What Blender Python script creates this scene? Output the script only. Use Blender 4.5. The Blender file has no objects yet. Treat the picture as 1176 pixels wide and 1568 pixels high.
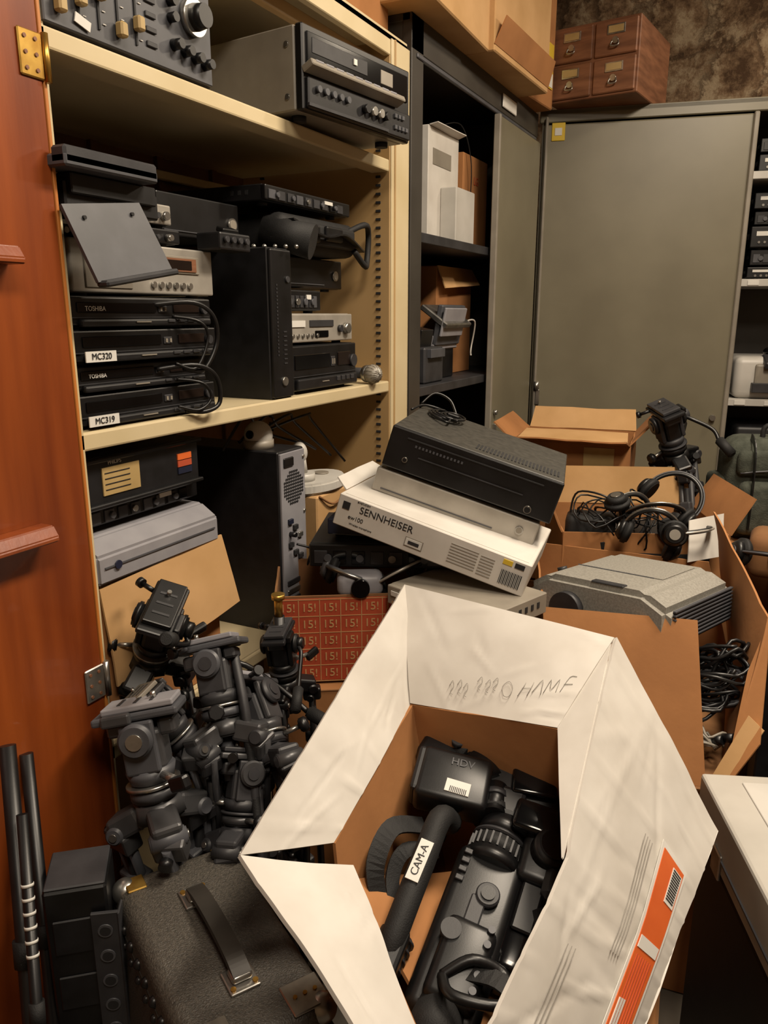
import bpy, bmesh, math, random
from mathutils import Vector, Matrix, Euler, noise
random.seed(7)
R=math.radians
V=Vector
# ---------------------------------------------------------------- materials
def lin(hexs):
    o=[]
    for i in (0,2,4):
        c=int(hexs[i:i+2],16)/255
        o.append(c/12.92 if c<=.04045 else ((c+.055)/1.055)**2.4)
    return (*o,1)
MATS={}
def mat(name,c1,c2=None,rough=.5,metal=0,scale=8,bump=0,bscale=60,stretch=(1,1,1),detail=4,lo=.35,hi=.65,coat=0,bd=.004):
    m=bpy.data.materials.new(name);m.use_nodes=True
    nt=m.node_tree;b=nt.nodes['Principled BSDF']
    b.inputs['Roughness'].default_value=rough;b.inputs['Metallic'].default_value=metal
    if coat: b.inputs['Coat Weight'].default_value=coat
    tc=nt.nodes.new('ShaderNodeTexCoord');mp=nt.nodes.new('ShaderNodeMapping');mp.inputs['Scale'].default_value=stretch
    nt.links.new(tc.outputs['Object'],mp.inputs[0])
    n=nt.nodes.new('ShaderNodeTexNoise');n.inputs['Scale'].default_value=scale;n.inputs['Detail'].default_value=detail
    nt.links.new(mp.outputs[0],n.inputs['Vector'])
    cr=nt.nodes.new('ShaderNodeValToRGB');cr.color_ramp.elements[0].position=lo;cr.color_ramp.elements[1].position=hi
    cr.color_ramp.elements[0].color=lin(c1);cr.color_ramp.elements[1].color=lin(c2 or c1)
    nt.links.new(n.outputs['Fac'],cr.inputs[0]);nt.links.new(cr.outputs[0],b.inputs['Base Color'])
    if bump:
        n2=nt.nodes.new('ShaderNodeTexNoise');n2.inputs['Scale'].default_value=bscale;n2.inputs['Detail'].default_value=3
        nt.links.new(mp.outputs[0],n2.inputs['Vector'])
        bp=nt.nodes.new('ShaderNodeBump');bp.inputs['Strength'].default_value=bump;bp.inputs['Distance'].default_value=bd
        nt.links.new(n2.outputs['Fac'],bp.inputs['Height']);nt.links.new(bp.outputs[0],b.inputs['Normal'])
    MATS[name]=m;return m
blk=mat('black_plastic','0b0b0c','151517',.38,0,20,.05,500,bd=.001)
blk2=mat('black_metal','121214','1b1b1e',.45,0,30,.05,300,bd=.001)
rub=mat('black_rubber','0e0e0f','181819',.7,0,40,.3,500,bd=.002)
gls=mat('glossy_black','070708','0c0c0e',.12)
dgr=mat('dark_grey_plastic','2a2a2d','363639',.5,0,20,.08,400,bd=.001)
mgr=mat('grey_panel','45464a','505156',.45,0,15,.04,300,bd=.001)
lgr=mat('light_grey_plastic','827b70','8f887c',.45,0,12,.05,300,bd=.001)
lgc=mat('cool_grey_plastic','85848a','929196',.45,0,12,.05,300,bd=.001)
sil=mat('silver_plastic','a19c93','b0aba2',.35,.35,20)
silm=mat('bare_metal','9a9894','c0beb8',.3,.9,25)
brs=mat('brass','a87c38','d2aa58',.35,.9,25)
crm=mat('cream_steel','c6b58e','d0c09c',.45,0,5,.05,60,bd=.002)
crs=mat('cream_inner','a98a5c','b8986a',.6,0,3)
bkw=mat('brown_back','5a3c24','6e4a2c',.7,0,4)
wod=mat('door_wood','6e2f10','964a1c',.38,0,3,.06,30,(6,6,.5),6,.3,.7,coat=.15)
wod2=mat('door_edge_wood','b06a2c','c8823c',.5,0,3,0,30,(6,6,.5))
drw=mat('drawer_wood','66402a','8a5c40',.55,0,6,.1,60,(1,1,6),6)
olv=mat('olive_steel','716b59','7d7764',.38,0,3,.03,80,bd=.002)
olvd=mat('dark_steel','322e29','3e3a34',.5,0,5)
crd=mat('cardboard','96653a','a97445',.85,0,6,.08,80)
crdl=mat('cardboard_light','b48d5c','c49c6c',.85,0,6,.06,80)
crdd=mat('cardboard_dark','76502f','88603a',.9,0,6,.08,80)  # darker brown cardboard tone, also used for the pouch
wht=mat('white_card','c6c1b9','d4d0c9',.6,0,9,.14,18)
whp=mat('white_plastic','b8b5ae','c8c5bf',.4)
lab=mat('label_white','d0cec8','dcdad4',.6)
ink=mat('ink','1a1a1c','242426',.7)
inkl=mat('pencil','8a8680','9a968f',.8)
org=mat('orange_print','c9561c','da682c',.6)
red=mat('red_print','a03c20','b24c2c',.7)
yel=mat('yellow_print','c9a828','d8b838',.6)
blu=mat('dark_blue','151a2c','1d2238',.5)
grn=mat('olive_fabric','363a31','484c42',.9,0,40,.4,250)
tan=mat('fader_tan','a88e5c','bca270',.5)
cas=mat('vinyl_case','3a3732','4f4a43',.42,0,220,.6,420,bd=.003)
spk=mat('speckle_grey','86837b','9a978f',.5,0,220,.2,500,bd=.002)
dspl=mat('display_dark','17100e','201815',.2)
tol=mat('tolex_edge','26231f','34302b',.5)
tripg=mat('tripod_grey','454547','545456',.38,.4,15)
trunkm=mat('trunk_lid','aaa69e','b8b4ac',.5)
def stone():
    m=bpy.data.materials.new('stone_wall');m.use_nodes=True;nt=m.node_tree;b=nt.nodes['Principled BSDF'];b.inputs['Roughness'].default_value=.9
    tc=nt.nodes.new('ShaderNodeTexCoord')
    n=nt.nodes.new('ShaderNodeTexNoise');n.inputs['Scale'].default_value=7;n.inputs['Detail'].default_value=12;n.inputs['Roughness'].default_value=.75
    v=nt.nodes.new('ShaderNodeTexVoronoi');v.inputs['Scale'].default_value=5;v.feature='DISTANCE_TO_EDGE'
    nt.links.new(tc.outputs['Object'],n.inputs['Vector'])
    mx=nt.nodes.new('ShaderNodeMixRGB');mx.inputs[0].default_value=.25
    nt.links.new(tc.outputs['Object'],mx.inputs[1]);nt.links.new(n.outputs['Color'],mx.inputs[2]);nt.links.new(mx.outputs[0],v.inputs['Vector'])
    cr=nt.nodes.new('ShaderNodeValToRGB');e=cr.color_ramp.elements
    e[0].position=.40;e[0].color=lin('5c4430');e[1].position=.60;e[1].color=lin('c4ae90')
    q=e.new(.5);q.color=lin('94785c')
    nt.links.new(n.outputs['Fac'],cr.inputs[0])
    cr2=nt.nodes.new('ShaderNodeValToRGB');cr2.color_ramp.elements[0].color=lin('8a8078');cr2.color_ramp.elements[1].color=(1,1,1,1);cr2.color_ramp.elements[1].position=.08
    nt.links.new(v.outputs['Distance'],cr2.inputs[0])
    ml=nt.nodes.new('ShaderNodeMixRGB');ml.blend_type='MULTIPLY';ml.inputs[0].default_value=.8
    nt.links.new(cr.outputs[0],ml.inputs[1]);nt.links.new(cr2.outputs[0],ml.inputs[2]);nt.links.new(ml.outputs[0],b.inputs['Base Color'])
    bp=nt.nodes.new('ShaderNodeBump');bp.inputs['Strength'].default_value=.7;bp.inputs['Distance'].default_value=.03
    nt.links.new(n.outputs['Fac'],bp.inputs['Height']);nt.links.new(bp.outputs[0],b.inputs['Normal'])
    return m
stn=stone()
conc=mat('concrete','4a443c','5c554b',.9,0,5,.4,40)
# ---------------------------------------------------------------- mesh builder
def cat(pts,n=6):
    P=[V(p) for p in pts]
    if len(P)<3: return P
    o=[]
    for i in range(len(P)-1):
        a=P[max(i-1,0)];b=P[i];c=P[i+1];d=P[min(i+2,len(P)-1)]
        for k in range(n):
            t=k/n
            o.append(.5*((2*b)+(c-a)*t+(2*a-5*b+4*c-d)*t*t+(3*b-a-3*c+d)*t**3))
    o.append(P[-1]);return o
class MB:
    def __init__(s): s.bm=bmesh.new();s.mats=[]
    def mi(s,m):
        if m not in s.mats: s.mats.append(m)
        return s.mats.index(m)
    def add(s,t,m,M=None,smooth=False,recalc=True):
        if M is not None: bmesh.ops.transform(t,matrix=M,verts=t.verts)
        if recalc: bmesh.ops.recalc_face_normals(t,faces=t.faces)
        i=s.mi(m)
        for f in t.faces:
            f.material_index=i
            if smooth is not None: f.smooth=smooth
        me=bpy.data.meshes.new('t');t.to_mesh(me);s.bm.from_mesh(me);bpy.data.meshes.remove(me);t.free()
    def box(s,c,d,m,rot=(0,0,0),bev=.002,seg=1):
        t=bmesh.new();bmesh.ops.create_cube(t,size=1)
        bmesh.ops.scale(t,vec=d,verts=t.verts)
        bev=min(bev,min(d)*.45)
        if bev>0: bmesh.ops.bevel(t,geom=t.edges[:],offset=bev,segments=seg,affect='EDGES',profile=.5)
        s.add(t,m,Matrix.Translation(c)@Euler([R(a) for a in rot]).to_matrix().to_4x4(),smooth=seg>2);return s
    def cyl(s,p0,p1,r0,m,r1=None,seg=24,bev=0):
        p0,p1=V(p0),V(p1);L=(p1-p0).length;t=bmesh.new()
        bmesh.ops.create_cone(t,cap_ends=True,segments=seg,radius1=r0,radius2=r0 if r1 is None else r1,depth=L)
        if bev: bmesh.ops.bevel(t,geom=[e for e in t.edges if abs(e.verts[0].co.z-e.verts[1].co.z)<1e-6],offset=bev,segments=2,affect='EDGES')
        q=V((0,0,1)).rotation_difference(p1-p0)
        M=Matrix.Translation((p0+p1)/2)@q.to_matrix().to_4x4()
        i=s.mi(m);bmesh.ops.transform(t,matrix=M,verts=t.verts);bmesh.ops.recalc_face_normals(t,faces=t.faces)
        for f in t.faces: f.material_index=i;f.smooth=len(f.verts)==4
        me=bpy.data.meshes.new('t');t.to_mesh(me);s.bm.from_mesh(me);bpy.data.meshes.remove(me);t.free();return s
    def sph(s,c,r,m,sc=(1,1,1),rot=(0,0,0)):
        t=bmesh.new();bmesh.ops.create_uvsphere(t,u_segments=24,v_segments=14,radius=r)
        s.add(t,m,Matrix.Translation(c)@Euler([R(a) for a in rot]).to_matrix().to_4x4()@Matrix.Diagonal((*sc,1)),True);return s
    def tube(s,pts,r,m,seg=8,n=6,closed=False):
        P=cat(pts,n);t=bmesh.new();rings=[];nrm=None
        for i,p in enumerate(P):
            T=(P[min(i+1,len(P)-1)]-P[max(i-1,0)])
            if T.length<1e-9:T=V((0,0,1))
            T.normalize()
            if nrm is None: nrm=T.orthogonal().normalized()
            nrm=(nrm-T*nrm.dot(T))
            nrm=nrm.normalized() if nrm.length>1e-6 else T.orthogonal().normalized()
            bn=T.cross(nrm)
            rings.append([t.verts.new(p+nrm*r*math.cos(a)+bn*r*math.sin(a)) for a in [2*math.pi*k/seg for k in range(seg)]])
        for a,b in zip(rings,rings[1:]):
            for k in range(seg): t.faces.new((a[k],a[(k+1)%seg],b[(k+1)%seg],b[k]))
        t.faces.new(rings[0]);t.faces.new(rings[-1]);s.add(t,m,None,True);return s
    def ribbon(s,pts,w,th,m,up=(0,0,1),n=6):
        P=cat(pts,n);t=bmesh.new();rs=[];up=V(up)
        for i,p in enumerate(P):
            T=(P[min(i+1,len(P)-1)]-P[max(i-1,0)]).normalized();sd=T.cross(up)
            sd=sd.normalized() if sd.length>1e-4 else T.orthogonal().normalized();nn=sd.cross(T)
            rs.append([t.verts.new(p+sd*a*w/2+nn*b*th/2) for a,b in ((-1,-1),(1,-1),(1,1),(-1,1))])
        for a,b in zip(rs,rs[1:]):
            for k in range(4): t.faces.new((a[k],a[(k+1)%4],b[(k+1)%4],b[k]))
        t.faces.new(rs[0]);t.faces.new(rs[-1]);s.add(t,m,None,False);return s
    def sheet(s,a,b,c,d,m,nx=14,ny=14,amp=.004,th=.004,fr=9,seed=0,folds=0,m2=None,crease=0,bulge=None):
        a,b,c,d=V(a),V(b),V(c),V(d);N=((b-a).cross(d-a)).normalized()
        if crease: nx,ny=nx*2,ny*2
        rnd=random.Random(seed*7+3)
        lines=[]
        for k in range(crease):
            ang=rnd.uniform(0,math.pi);lines.append((rnd.uniform(.05,.95),rnd.uniform(.05,.95),math.cos(ang),math.sin(ang),rnd.choice((-1,1))*rnd.uniform(.4,1)*.0024,rnd.uniform(.1,.35)))
        for side in (0,1) if m2 else (0,):
            t=bmesh.new();top=[];bot=[]
            for j in range(ny+1):
                rt=[];rb=[]
                for i in range(nx+1):
                    u,v=i/nx,j/ny
                    p=(a*(1-u)+b*u)*(1-v)+(d*(1-u)+c*u)*v
                    if bulge: p=p+bulge[1]*(1-v)*(u/bulge[0] if u<bulge[0] else (1-u)/(1-bulge[0]))
                    w=noise.noise(p*fr+V((seed,0,0)))*amp+noise.noise(p*fr*4+V((0,seed,0)))*amp*.15
                    for (cu,cv,dx,dy,hh,ln) in lines:
                        al=(u-cu)*dx+(v-cv)*dy;pe=-(u-cu)*dy+(v-cv)*dx
                        if abs(al)<ln: w+=hh*math.exp(-(pe/.018)**2)*(1-(al/ln)**2)
                    if folds:
                        fv=(u*folds+.25*noise.noise(p*6+V((9,9,9))))%1
                        w+=.0045*math.exp(-((fv-.5)/.06)**2)*(.35+.65*noise.noise(V((u*folds//1,v*3,seed))))
                    q=p+N*w
                    o0=(th/2 if not m2 else (th/2 if side==0 else 0));o1=(-th/2 if not m2 else (0 if side==0 else -th/2))
                    rt.append(q+N*o0);rb.append(q+N*o1)
                top.append(rt);bot.append(rb)
            TV=[[t.verts.new(p) for p in r] for r in top];BV=[[t.verts.new(p) for p in r] for r in bot]
            for j in range(ny):
                for i in range(nx):
                    f=t.faces.new((TV[j][i],TV[j][i+1],TV[j+1][i+1],TV[j+1][i]));f.smooth=True
                    f=t.faces.new((BV[j][i],BV[j+1][i],BV[j+1][i+1],BV[j][i+1]));f.smooth=True
            def q4(p1,p2,p3,p4): t.faces.new([t.verts.new(x) for x in (p1,p2,p3,p4)])
            for i in range(nx):
                q4(top[0][i],bot[0][i],bot[0][i+1],top[0][i+1]);q4(top[ny][i],top[ny][i+1],bot[ny][i+1],bot[ny][i])
            for j in range(ny):
                q4(top[j][0],top[j+1][0],bot[j+1][0],bot[j][0]);q4(top[j][nx],bot[j][nx],bot[j+1][nx],top[j+1][nx])
            s.add(t,m if side==0 else m2,None,None,recalc=False)
        return s
    def prism(s,poly,z0,z1,m,M=None,bev=0,seg=2):
        t=bmesh.new();vs=[t.verts.new((x,y,z0)) for x,y in poly];f=t.faces.new(vs)
        r=bmesh.ops.extrude_face_region(t,geom=[f]);bmesh.ops.translate(t,vec=(0,0,z1-z0),verts=[v for v in r['geom'] if isinstance(v,bmesh.types.BMVert)])
        bmesh.ops.recalc_face_normals(t,faces=t.faces)
        if bev: bmesh.ops.bevel(t,geom=t.edges[:],offset=bev,segments=seg,affect='EDGES')
        s.add(t,m,M);return s
    def text(s,body,size,loc,rot,m,M=None):
        c=bpy.data.curves.new('tx','FONT');c.body=body;c.size=size;c.extrude=.0003;c.align_x='CENTER';c.align_y='CENTER'
        o=bpy.data.objects.new('tx',c);me=bpy.data.meshes.new_from_object(o)
        t=bmesh.new();t.from_mesh(me);bpy.data.objects.remove(o);bpy.data.curves.remove(c);bpy.data.meshes.remove(me)
        X=Matrix.Translation(loc)@Euler([R(a) for a in rot]).to_matrix().to_4x4()
        s.add(t,m,(M@X) if M is not None else X);return s
    def obj(s,name,loc=(0,0,0),rot=(0,0,0),M=None):
        me=bpy.data.meshes.new(name);s.bm.to_mesh(me);s.bm.free()
        for m in s.mats: me.materials.append(m)
        o=bpy.data.objects.new(name,me);bpy.context.collection.objects.link(o)
        if M is not None:o.matrix_world=M
        else: o.location=loc;o.rotation_euler=[R(a) for a in rot]
        return o
FT=(90,0,0)
# ---------------------------------------------------------------- room
def slab(name,x0,x1,y0,y1,z0,z1,m):
    b=MB();b.box(((x0+x1)/2,(y0+y1)/2,(z0+z1)/2),(x1-x0,y1-y0,z1-z0),m,bev=0);return b.obj(name)
slab('floor',-1.7,2.4,-1.6,4.9,-.1,0,conc)
slab('ceiling',-1.7,2.4,-1.6,4.9,3.1,3.2,conc)
slab('wall_left',-1.7,-1.56,-1.6,4.9,0,3.1,stn)
slab('wall_right',2.3,2.4,-1.6,4.9,0,3.1,stn)
slab('wall_front',-1.7,2.4,-1.7,-1.6,0,3.1,stn)
b=MB();b.sheet((-1.6,4.5,0),(2.35,4.6,0),(2.35,4.6,3.1),(-1.6,4.5,3.1),stn,80,70,.09,.1,2.5);b.obj('wall_back')
# ---------------------------------------------------------------- left cabinet
b=MB()
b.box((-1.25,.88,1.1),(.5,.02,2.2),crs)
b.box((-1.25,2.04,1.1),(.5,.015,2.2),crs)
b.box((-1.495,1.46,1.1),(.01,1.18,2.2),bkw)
b.box((-1.01,2.09,1.1),(.03,.11,2.2),crm)
b.box((-1.04,2.143,1.1),(.09,.008,2.2),crm);b.box((-.997,2.052,1.1),(.012,.006,2.2),crs)
b.box((-1.01,.885,1.1),(.02,.03,2.2),crm)
b.box((-1.25,1.5,2.205),(.5,1.28,.02),crm);b.box((-1.01,1.5,2.185),(.02,1.28,.05),crm)
b.box((-1.06,1.46,2.15),(.02,1.15,.03),crs)
for z in (1.905,1.31,.74):
    b.box((-1.25,1.46,z-.007),(.49,1.14,.014),crm);b.box((-1.006,1.46,z-.0155),(.012,1.14,.031),crm,bev=.004,seg=2)
    b.box((-1.03,1.46,z-.029),(.05,1.14,.003),crm)
b.box((-1.25,1.46,.08),(.49,1.14,.02),crm);b.box((-1.01,1.46,.04),(.02,1.14,.08),crm)
b.box((-1.45,1.4,1.84),(.02,1.1,.02),crm);b.box((-1.47,1.4,1.78),(.02,1.1,.03),crs)
for i in range(5): b.box((-1.485,1.0+i*.22,1.55),(.02,.02,1.2),bkw)
z=.5
while z<2.15:
    for x in (-1.035,-1.42): b.box((x,2.031,z),(.014,.004,.006),ink,bev=0)
    z+=.022
b.obj('shelving_cabinet')
b=MB()
b.box((-.99,.59,1.28),(.028,.555,2.1),wod,bev=.003);b.box((-.99,.870,1.28),(.03,.006,2.1),wod2,bev=.001)
for z in (1.58,1.18):
    b.prism([(-.02,-.014),(.018,-.014),(.018,-.006),(.008,.010),(-.02,.010)],-.24,.24,wod,Matrix.Translation((-.957,.540 if z<1.3 else .535,z))@Matrix.Rotation(R(90),4,'X'),bev=.002)
for z,m in ((1.85,brs),(.89,silm)):
    b.box((-.974,.848,z),(.004,.04,.06),m);b.cyl((-.972,.873,z-.032),(-.972,.873,z+.032),.005,m)
    for dy in(-.01,.008):
        for dz in (-.02,0,.02): b.cyl((-.973,.848+dy,z+dz),(-.9705,.848+dy,z+dz),.0028,drw)
b.obj('cabinet_door',(0,0,0))
# ---------------------------------------------------------------- AV devices
def device(name,w,d,h,loc,yaw,body=blk2,front=blk,style='vcr',txt=None,rot=None,seed=1,feet=True):
    rnd=random.Random(seed);b=MB();f=.006 if feet else 0
    b.box((0,.004,f+(h-f)/2),(w,d-.008,h-f),body,bev=.002)
    b.box((0,-d/2+.005,f+(h-f)/2),(w+.002,.014,h-f-.002),front,bev=.003,seg=2)
    y=-d/2-.003
    if feet:
        for sx in(-1,1):
            for sy in (-1,1): b.cyl((sx*w*.4,sy*d*.4,0),(sx*w*.4,sy*d*.4,f+.002),.012,rub)
    for i in range(int(d/.02)-3):
        for sx in(-1,1): b.box((sx*w/2,-d/2+.05+i*.02,h*.6),(.002,.008,h*.25),ink,bev=0)
    if style=='vcr':
        b.box((-w*.18,y,h*.66),(w*.5,.004,h*.3),gls,bev=.001)
        b.box((w*.12,y,h*.62),(w*.06,.003,h*.22),dgr,bev=.001);b.box((w*.105,y-.002,h*.62),(w*.012,.002,h*.12),lgr,bev=0);b.box((w*.135,y-.002,h*.62),(w*.012,.002,h*.12),lgr,bev=0)
        b.box((w*.3,y,h*.66),(w*.2,.004,h*.3),dspl,bev=.001)
        b.box((0,y,h*.36),(w*.96,.004,.0015),dgr,bev=0)
        b.box((w*.02,y-.004,h*.2),(w*.9,.012,h*.24),blk2,bev=.004,seg=2)
        for i in range(4): b.box((w*.15+i*w*.075,y-.010,h*.24),(w*.05,.005,h*.1),dgr,bev=.001)
        b.cyl((w*.43,y,h*.6),(w*.43,y-.008,h*.6),h*.14,dgr)
        b.box((-w*.05,y-.011,h*.22),(w*.1,.002,.002),lgr,bev=0)
    elif style=='dvd':
        b.box((0,y,h*.68),(w*.36,.004,h*.22),dgr if front!=blk else gls,bev=.001)
        b.box((0,y,h*.34),(w*.2,.003,h*.22),gls,bev=.001)
        for i in range(6): b.cyl((-w*.42+i*.022,y,h*.3),(-w*.42+i*.022,y-.003,h*.3),.005,silm,seg=12)
        b.cyl((w*.38,y,h*.5),(w*.38,y-.012,h*.5),h*.2,silm,r1=h*.17)
        b.cyl((w*.28,y,h*.5),(w*.28,y-.008,h*.5),h*.12,dgr)
        b.box((-w*.35,y-.001,h*.68),(w*.2,.002,h*.2),lab,bev=0)
    elif style=='sat':
        b.box((w*.2,y-.001,h*.66),(w*.36,.002,h*.34),lgr,bev=.001)
        b.box((w*.2,y-.003,h*.66),(w*.3,.002,h*.26),drw,bev=0);b.box((w*.2,y-.004,h*.66),(w*.22,.002,h*.18),dspl,bev=0)
        for i in range(6): b.cyl((w*.02+i*.02,y,h*.25),(w*.02+i*.02,y-.004,h*.25),.006,silm,seg=14)
        b.box((-.1,y,h*.5),(w*.3,.003,h*.7),lgr,bev=.002)
    elif style=='pc':
        b.box((0,y,h*.82),(w*.8,.003,.0025),ink,bev=0)
        b.box((0,y,h*.48),(w*.62,.004,h*.02),dgr,bev=0)
        b.cyl((w*.36,y+.002,h*.22),(w*.36,y-.004,h*.22),h*.085,silm,seg=24);b.cyl((w*.36,y,h*.22),(w*.36,y-.006,h*.22),h*.065,blk)
        b.cyl((-w*.38,y,h*.35),(-w*.38,y-.004,h*.35),h*.06,silm);b.cyl((-w*.38,y,h*.35),(-w*.38,y-.005,h*.35),h*.045,blk)
        for i in range(14): b.box((-w*.34+i*.008,y,h*.7),(.004,.003,h*.05),mgr,bev=0)
        for i in range(24): b.box((w*.46-i*.008,-d*.30,h+.0005),(.004,.05,.002),ink,bev=0)
    elif style=='plain':
        b.cyl((w*.4,y+.002,h*.5),(w*.4,y-.004,h*.5),h*.16,silm);b.cyl((w*.4,y,h*.5),(w*.4,y-.005,h*.5),h*.12,lgr)
        b.box((-w*.1,y,h*.2),(w*.7,.003,.002),mgr,bev=0)
    elif style=='rack':
        for i in range(9): b.box((-w*.44+i*w*.1,y,h*.5),(w*.07,.004,h*.5),rnd.choice([mgr,dgr,gls,dgr]),bev=.001)
        for i in range(5): b.cyl((-w*.4+i*w*.17,y-.002,h*.5),(-w*.4+i*w*.17,y-.008,h*.5),h*.14,silm if i==2 else mgr,seg=14)
        b.box((w*.2,y-.002,h*.7),(w*.1,.003,h*.2),lab,bev=0)
    if txt:
        if txt.startswith('MC'):
            b.box((-w*.36,y-.012,h*.26),(.066,.002,h*.3),lab,bev=0);b.text(txt,h*.25,(-w*.36,y-.014,h*.26),FT,ink)
        else: b.text(txt,h*.2,(-w*.33,y-.003,h*.62),FT,lab)
    o=b.obj(name,loc,(0,0,yaw) if rot is None else rot);return o
def sdev(name,xf,y0,y1,z0,z1,d,**k):
    return device(name,y1-y0,d,z1-z0,(xf-d/2,(y0+y1)/2,z0),90,**k)
# audio mixer
b=MB();w,h,d=.385,.165,.3
b.box((0,0,h/2),(w,d,h),dgr,bev=.003);b.box((0,-d/2-.002,h/2),(w-.006,.008,h-.006),mgr,bev=.002)
y=-d/2-.007
for i in range(5):
    x=-.165+i*.04;b.box((x,y,.085),(.004,.003,.13),ink,bev=0)
    b.box((x,y-.008,.03+.02*(i%3)),(.016,.016,.022),tan,bev=.003)
    for k in range(6): b.box((x+.011,y,.03+k*.018),(.006,.002,.0012),lab,bev=0)
for i in range(5): b.box((.03,y,.03+i*.022),(.024,.006,.008),dgr,bev=.001)
b.cyl((.135,y,.1),(.135,y-.012,.1),.03,silm,seg=32);b.cyl((.135,y-.012,.1),(.135,y-.034,.1),.022,blk,r1=.019,seg=32)
for i in range(4): b.cyl((.085+i*.027,y,.045-.004*i),(.085+i*.027,y-.02,.045-.004*i),.0095,blk,r1=.008)
for i in range(3): b.cyl((.08,y,.085+i*.025),(.08,y-.015,.085+i*.025),.008,blk)
b.text('MASTER',.009,(.14,y-.001,.145),FT,lab);b.text('MIC 1  MIC 2  LINE',.008,(-.08,y-.001,.158),FT,lab)
b.box((-.12,y-.002,.02),(.03,.002,.014),lab,rot=(0,15,0),bev=0)
b.obj('audio_mixer',(-1.0-d/2,1.085,1.905),(0,0,90))
# large tape deck
b=MB();w,h,d=.415,.175,.42
b.box((0,.01,.012+h/2-.006),(w,d-.02,h-.012),lgr,bev=.003)
b.box((0,-d/2+.008,h/2+.006),(w,.02,h-.01),blk,bev=.003)
y=-d/2-.003
b.box((0,y,.132),(w*.94,.006,.06),gls,bev=.002);b.box((.10,y-.003,.135),(.05,.004,.03),lgr,bev=.001)
b.box((-.08,y-.003,.138),(.2,.003,.03),dgr,bev=.001);b.box((-.03,y-.006,.14),(.012,.003,.012),lab,bev=0)
b.box((-.03,y-.012,.093),(w*.86,.03,.014),lgr,rot=(-25,0,0),bev=.002)
for i in range(9): b.box((-.18+i*.035,y-.016,.099),(.026,.02,.005),lgc,rot=(-25,0,0),bev=.001)
b.box((0,y-.003,.045),(w*.96,.01,.06),blk2,bev=.003)
for i in range(5): b.cyl((-.17+i*.026,y-.008,.055),(-.17+i*.026,y-.016,.055),.007,mgr,seg=14)
for i in range(4): b.cyl((0.0+i*.028,y-.008,.05),(0.0+i*.028,y-.022,.05),.0095,silm if i in(1,2) else blk,seg=18)
for i in range(7): b.box((.13+(i%4)*.016,y-.01,.035+(i//4)*.025),(.010,.006,.010),mgr,bev=.001)
b.box((-.05,y-.008,.022),(.3,.004,.006),dgr,bev=0)
for sx in (-1,1):
    for yy,zz in ((-.17,.04),(-.17,.14),(.15,.04),(.15,.14)): b.cyl((sx*w/2,yy,zz),(sx*(w/2+.003),yy,zz),.006,silm,seg=12)
for sx in(-1,1):
    for sy in(-1,1): b.cyl((sx*.16,sy*.16,0),(sx*.16,sy*.16,.014),.016,rub)
b.obj('video_tape_recorder',(-.923-.208,1.72+.027,1.905),(0,0,82.6))
# second level
sdev('video_recorder',-1.02,.90,1.26,1.31,1.368,.28,txt='MC319',seed=2)
sdev('dvd_player',-1.025,.90,1.24,1.368,1.416,.26,txt='TOSHIBA',seed=3,style='vcr')
sdev('video_recorder',-1.015,.90,1.265,1.416,1.474,.28,txt='MC320',seed=4)
sdev('dvd_player',-1.02,.90,1.26,1.474,1.528,.26,txt='TOSHIBA',seed=5,style='vcr')
sdev('satellite_receiver',-1.05,.95,1.31,1.528,1.622,.24,body=sil,front=sil,style='sat',seed=6)
sdev('dvd_player',-1.06,.93,1.23,1.622,1.655,.22,style='dvd',seed=8)
b=MB()
for k,(z0,z1) in enumerate(((1.515,1.40),(1.40,1.32))):
    b.tube([(-1.02,1.10,z0),(-.985,1.17,z0+.005),(-.975,1.215,z0-.02),(-.978,1.225,z0-.07),(-.985,1.19,z1-.005),(-1.0,1.15,z1)],.0045,blk)
    b.tube([(-1.01,1.14,z0-.02),(-.98,1.18,z0-.03),(-.978,1.20,z0-.06),(-.985,1.17,z1),(-1.0,1.13,z1+.01)],.003,blk)
b.obj('cable_loop')
b=MB()
b.box((-1.06,.99,1.675),(.16,.2,.04),blk2,bev=.003);b.box((-.99,.955,1.715),(.10,.19,.018),mgr,bev=.003)
b.box((-.955,.955,1.722),(.03,.19,.026),dgr,bev=.004)
b.sheet((-.965,.865,1.655),(-.965,1.025,1.675),(-.935,1.06,1.572),(-.935,.895,1.545),mgr,6,6,0,.006)
b.box((-.93,.98,1.556),(.025,.165,.01),dgr,rot=(9,0,0),bev=.003)
for y,z in ((.90,1.64),(1.0,1.655),(.915,1.575)): b.cyl((-.957,y,z),(-.953,y,z),.003,ink)
b.box((-1.0,.985,1.69),(.06,.18,.03),blk2)
b.obj('lectern_bracket')
sdev('dvd_player',-1.07,1.03,1.22,1.656,1.70,.2,body=blk2,front=sil,style='dvd',seed=18)
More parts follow.
